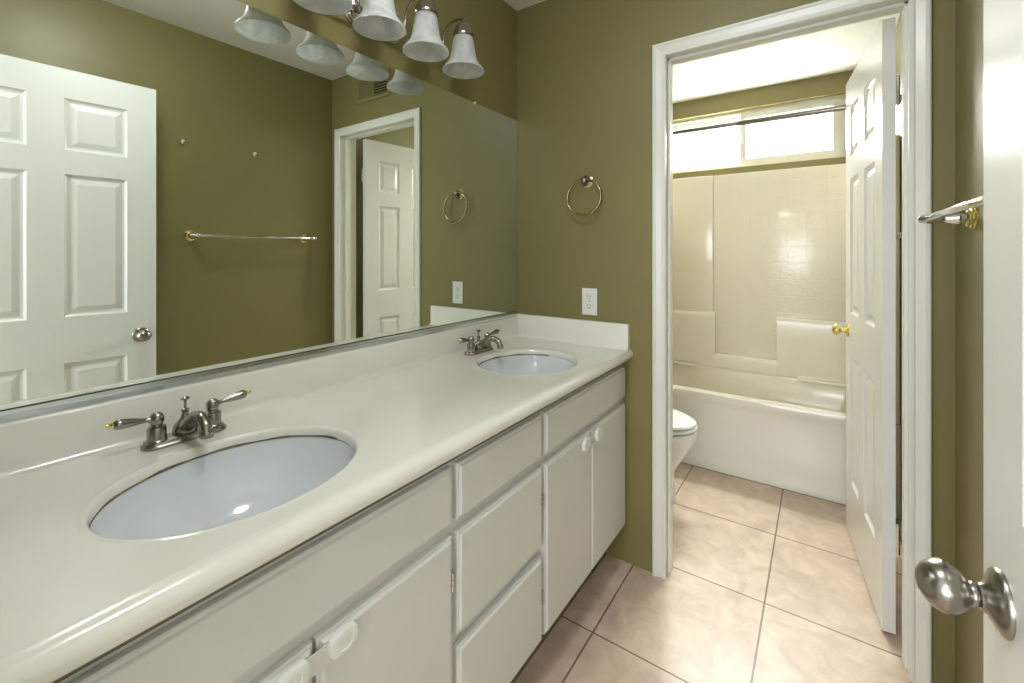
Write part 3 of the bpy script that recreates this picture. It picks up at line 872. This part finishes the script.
for nm, a, b in (('side_panel', 0.004, 0.030), ('side_panel', XR-0.030, XR-0.004)):
    bm = bmesh.new(); box(bm, a, b, YT+0.012, 3.516, HL+0.001, ZS, 0.004)
    obj(nm, bm, 'bone', sr, True, 40)

# shower rod
rod = empty('shower_rod', (0, 2.83, 2.008))
tag(rod, 'grey tension shower rod spanning the tub in front of the window', 'shower rod')
bm = bmesh.new(); tube(bm, [(0.012, 0, 0), (0.995, 0, 0)], 0.0115, 16)
obj('inner_tube', bm, 'nickel', rod, True)
bm = bmesh.new(); lathe(bm, [(0.014, 0), (0.0148, 0.002), (0.0148, XR-0.012-0.80)], T(0.80, 0, 0) @ RY(PI/2), 20)
obj('outer_tube', bm, 'nickel', rod, True)
for x, s in ((0.001, 1), (XR-0.001, -1)):
    bm = bmesh.new(); lathe(bm, [(0.022, 0), (0.022, 0.006), (0.016, 0.016), (0.0135, 0.030)], T(x, 0, 0) @ RY(s*PI/2), 24)
    obj('end_cap', bm, 'plastic', rod, True)

# small hook on the right wall of the tub room, seen in the gap behind the door
bm = bmesh.new()
box(bm, -0.034, -0.0003, -0.012, 0.012, -0.004, 0.020, 0.002)
tube(bm, smooth_path([(-0.004, 0, 0.004), (-0.020, 0, 0.000), (-0.028, 0, -0.012), (-0.034, 0, 0.004)], 5), 0.004, 10)
hk = obj('wall_hook', bm, 'plastic', None, True); hk.location = (XR, 2.70, 1.34)
tag(hk, 'small white hook on the wall, seen through the gap behind the tub room door', 'hook')

# ------------------------------------------------------------------ toilet
to = empty('toilet', (-0.004, 2.315, 0)); to.scale = (1, 1, 1.045)
tag(to, 'white toilet with closed lid beside the bathtub, mostly hidden by the doorway', 'toilet')
def egg(cx, a_front, a_back, b, z, n=48):
    pts = []
    for k in range(n):
        t = 2*PI*k/n; c, s = math.cos(t), math.sin(t)
        pts.append((cx + (a_front if c > 0 else a_back)*c, b*s, z))
    return pts
def loft(bm, rings, cap=True):
    prev = None
    for i, rg in enumerate(rings):
        ring = [bm.verts.new(p) for p in rg]; n = len(ring)
        if prev:
            for q in range(n): bm.faces.new((prev[q], prev[(q+1) % n], ring[(q+1) % n], ring[q]))
        elif cap: bm.faces.new(list(reversed(ring)))
        prev = ring
    if cap: bm.faces.new(prev)
bm = bmesh.new()
loft(bm, [egg(0.36, 0.235, 0.20, 0.112, 0.002), egg(0.36, 0.235, 0.20, 0.110, 0.020), egg(0.36, 0.235, 0.19, 0.104, 0.035), egg(0.37, 0.215, 0.19, 0.096, 0.10), egg(0.38, 0.212, 0.19, 0.100, 0.16), egg(0.40, 0.232, 0.20, 0.128, 0.22),
          egg(0.42, 0.250, 0.21, 0.150, 0.28), egg(0.43, 0.264, 0.21, 0.172, 0.33), egg(0.43, 0.266, 0.21, 0.178, 0.355), egg(0.43, 0.262, 0.21, 0.177, 0.366)])
obj('bowl', bm, 'porcelain', to, True, 60)
bm = bmesh.new()
loft(bm, [egg(0.43, 0.262, 0.20, 0.178, 0.371), egg(0.43, 0.268, 0.20, 0.183, 0.375), egg(0.43, 0.268, 0.20, 0.183, 0.384), egg(0.43, 0.262, 0.20, 0.178, 0.387)])
obj('seat', bm, 'porcelain', to, True, 60)
bm = bmesh.new()
loft(bm, [egg(0.43, 0.258, 0.20, 0.175, 0.393), egg(0.43, 0.264, 0.20, 0.180, 0.397), egg(0.43, 0.262, 0.20, 0.178, 0.402), egg(0.43, 0.235, 0.18, 0.155, 0.410), egg(0.43, 0.15, 0.12, 0.10, 0.414)])
obj('lid', bm, 'porcelain', to, True, 60)
bm = bmesh.new(); box(bm, 0.012, 0.205, -0.22, 0.22, 0.36, 0.72, 0.02, 3)
obj('tank', bm, 'porcelain', to, True)
bm = bmesh.new(); box(bm, 0.006, 0.215, -0.23, 0.23, 0.722, 0.752, 0.008, 3)
obj('tank_lid', bm, 'porcelain', to, True)
bm = bmesh.new(); box(bm, 0.205, 0.222, -0.18, -0.10, 0.655, 0.672, 0.004)
obj('flush_lever', bm, 'chrome', to, True)

# ------------------------------------------------------------------ lamp added out of view, for light from above on the counter
cl = empty('added_ceiling_light', (0.80, 0.50, ZC))
tag(cl, 'round flush lamp added out of view to light the vanity area from above', 'ceiling lamp')
bm = bmesh.new(); lathe(bm, [(0.13, -0.001), (0.13, -0.018), (0.122, -0.022), (0.0, -0.022)], None, 40)
obj('base_ring', bm, 'nickel', cl, True)
gm = bpy.data.materials.new('added_lamp_glow'); gm.use_nodes = True
gb = gm.node_tree.nodes['Principled BSDF']; gb.inputs['Base Color'].default_value = (0.9, 0.9, 0.88, 1)
gb.inputs['Emission Color'].default_value = (0.93, 0.97, 1.0, 1); gb.inputs['Emission Strength'].default_value = 38.0
bm = bmesh.new(); lathe(bm, [(0.120, -0.023), (0.118, -0.045), (0.100, -0.070), (0.060, -0.088), (0.0, -0.094)], None, 40, caps=False)
obj('glass_dome', bm, gm, cl, True)
